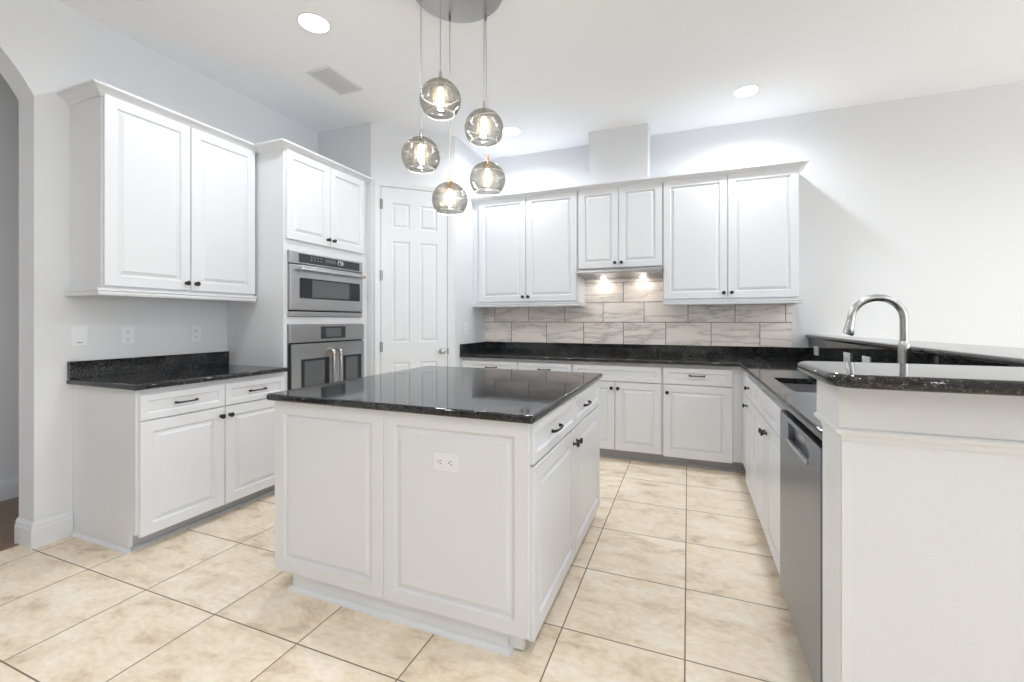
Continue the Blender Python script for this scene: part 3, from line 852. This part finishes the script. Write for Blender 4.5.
for y, lab in ((4.345, 'white sideways outlet on the granite riser, nearest the back wall corner'), (3.58, 'white sideways outlet on the granite riser below the faucet spout'),
               (3.235, 'white sideways outlet on the granite riser just left of the faucet post'), (2.35, 'outlet on the granite riser right of the faucet')):
    outlet(lab, (.9892, y, 1.005), R(-90), flat=True, group=G)
t = thing('light_switch', 'white rocker light switch on the left wall near the arch', 'switch', (XL, 1.506, 1.164), R(90))
b = MB(); b.box(-.038, .038, -.006, -.0006, -.062, .062, .002); part('cover_plate', b, 'plastic', t)
b = MB(); b.box(-.0165, .0165, -.0095, -.0062, -.033, .033, .001); part('rocker', b, 'plastic', t)
b = MB(); b.box(-.013, .013, -.0078, -.0062, -.042, -.0385); part('slider', b, 'slot', t)

# ------------------------------------------------------------------ ceiling fittings
LP = [(-2.144, 2.097, 'round recessed ceiling light near the left wall, above the ovens'), (.432, 3.991, 'round recessed ceiling light above the right wall cabinet'),
      (-1.593, 3.995, 'round recessed ceiling light behind the pendant globes'),
      (.43, 1.9, ''), (-2.144, .1, ''), (.43, -.2, ''), (2.6, 2.6, ''), (2.6, 0, ''), (4.6, 2.6, ''), (4.6, 0, ''), (-1.2, -2.2, ''), (1.6, -2.2, '')]  # entries without a label are unseen lamps, added to light the room
first = None
for i, (x, y, lab) in enumerate(LP):
    lab = lab or 'added unseen recessed ceiling light over the open room in front of the island'
    if first is None:
        t = thing('recessed_light', lab, 'ceiling light', (x, y, CE), group='recessed ceiling lights'); first = t
        b = MB(); b.lathe([(.098, -.0004), (.098, -.003), (.095, -.005), (.088, -.0055), (.086, -.003), (.086, -.0004)], 'z', n=32); part('trim_ring', b, 'plastic', t, smooth=True)
        b = MB(); b.lathe([(.0855, -.0006), (.0855, -.0035), (.05, -.0042), (.002, -.0045)], 'z', n=32); part('lens', b, 'lens', t)
    else:
        t = copy_tree(first); t.location = (x, y, CE); t['label'] = lab
for i, (x, y, lab) in enumerate(LP):
    ld = bpy.data.lights.new('downlight', 'SPOT'); ld.energy = CAN * (1.0 if y > 1 else .62); ld.color = (0.92, 0.96, 1.0)
    ld.spot_size = R(165); ld.spot_blend = 0.6; ld.shadow_soft_size = .06
    lo = bpy.data.objects.new('downlight', ld); COL.objects.link(lo); lo.location = (x, y, CE - .02)
t = thing('ceiling_vent', 'white slatted air vent in the ceiling near the left wall', 'air vent', (-2.507, 2.663, CE))
vw, vl = .096, .160
b = MB()
for (x0, x1, y0, y1) in ((-vw - .02, vw + .02, -vl - .02, -vl), (-vw - .02, vw + .02, vl, vl + .02), (-vw - .02, -vw, -vl, vl), (vw, vw + .02, -vl, vl)):
    b.box(x0, x1, y0, y1, -.008, -.0006)
part('frame', b, 'plastic', t)
b = MB(); b.box(-vw, vw, -vl, vl, -.0018, -.0008); part('backing', b, 'dark', t)
for k in range(6):
    x = -vw + .016 + k * .032
    b = MB(); b.rings([[(x - .010, y, -.0125), (x + .011, y, -.004), (x + .011, y, -.0025), (x - .010, y, -.011)] for y in (-vl, vl)]); part('slat', b, 'vent', t)

# ------------------------------------------------------------------ pendant cluster
PC = (-1.18, 2.165)
t = thing('pendant_light', 'cluster of five smoked glass globe pendants hanging over the island from a round steel canopy', 'pendant light', (PC[0], PC[1], CE))
b = MB(); b.lathe([(.245, -.0006), (.252, -.004), (.252, -.026), (.246, -.031), (.002, -.031)], 'z', n=48); part('canopy', b, 'disc', t, smooth=True)
RG = .105
for gi, (x, y, z, tw) in enumerate([(-1.185, 1.99, 2.402, .2), (-1.022, 2.170, 2.300, .5), (-1.371, 2.096, 2.176, -.2), (-1.098, 2.380, 2.097, 0), (-1.308, 2.305, 1.980, .1)]):
    X, Y, Z = x - PC[0], y - PC[1], z - CE - .011
    b = MB(); tx = -.012 if gi == 3 else 0; b.tube([(X, Y, Z + RG + .04), (X + tx, Y, -.032)], .0028, 8); part('cord', b, 'cord', t)
    b = MB(); b.lathe([(.0035, -.07), (.006, -.062), (.0075, -.05), (.006, -.032)], 'z', (X + tx, Y, 0), 10); part('cord_grip', b, 'hinge', t, smooth=True)
    prof = []
    ze = -.73
    for k in range(25):
        a = PI / 2 - .10 - (PI / 2 - .10 - math.asin(ze)) * k / 24
        prof.append((RG * math.cos(a), RG * .97 * math.sin(a)))
    b = MB(); b.lathe(prof, 'z', (0, 0, 0), 40, cap=False)
    g = part('globe_shade', b, 'smoke', t, smooth=True, angle=180); g.location = (X, Y, Z)
    rb = prof[-1][0]
    b = MB(); n = 40
    b.rings([[(rb * math.cos(2 * PI * q / n) + .0032 * math.cos(p) * math.cos(2 * PI * q / n), rb * math.sin(2 * PI * q / n) + .0032 * math.cos(p) * math.sin(2 * PI * q / n), RG * .97 * ze + .0032 * math.sin(p)) for q in range(n)] for p in [2 * PI * u / 8 for u in range(9)]], cap0=False, cap1=False)
    part('rim', b, 'rim', g, smooth=True)
    b = MB(); pts = []
    for q in range(60):
        a = 2 * PI * q / 59 + gi; hz = .34 - .05 * q / 59 + tw * .5 * math.sin(a + 2.4 - gi)
        hz = max(-.6, min(.8, hz)); r_ = math.sqrt(1 - hz * hz)
        pts.append((RG * 1.004 * r_ * math.cos(a), RG * 1.004 * r_ * math.sin(a), RG * .974 * hz))
    b.tube(pts, [.0005 + .0008 * math.sin(PI * q / 59) for q in range(60)], 6); part('glass_swirl', b, 'swirl', g, smooth=True)
    b = MB(); b.lathe([(.004, RG + .048), (.0055, RG + .040), (.010, RG + .018), (.014, RG - .002), (.014, RG - .006), (.018, RG - .008), (.019, RG - .045), (.016, RG - .048)], 'z', n=16); cp = part('socket_cap', b, 'chrome' if gi < 3 else 'copper', g, smooth=True)
    b = MB(); b.lathe([(.010, RG - .049), (.012, RG - .060), (.016, RG - .080), (.017, RG - .110), (.014, RG - .128), (.007, RG - .138), (.001, RG - .140)], 'z', n=16); part('bulb', b, 'bulb', g, smooth=True)
    b = MB(); b.lathe([(.020, RG - .047), (.034, RG - .056), (.038, RG - .085), (.038, RG - .125), (.036, RG - .155)], 'z', n=24, cap=False); part('glow_sleeve', b, 'sleeve', g, smooth=True)
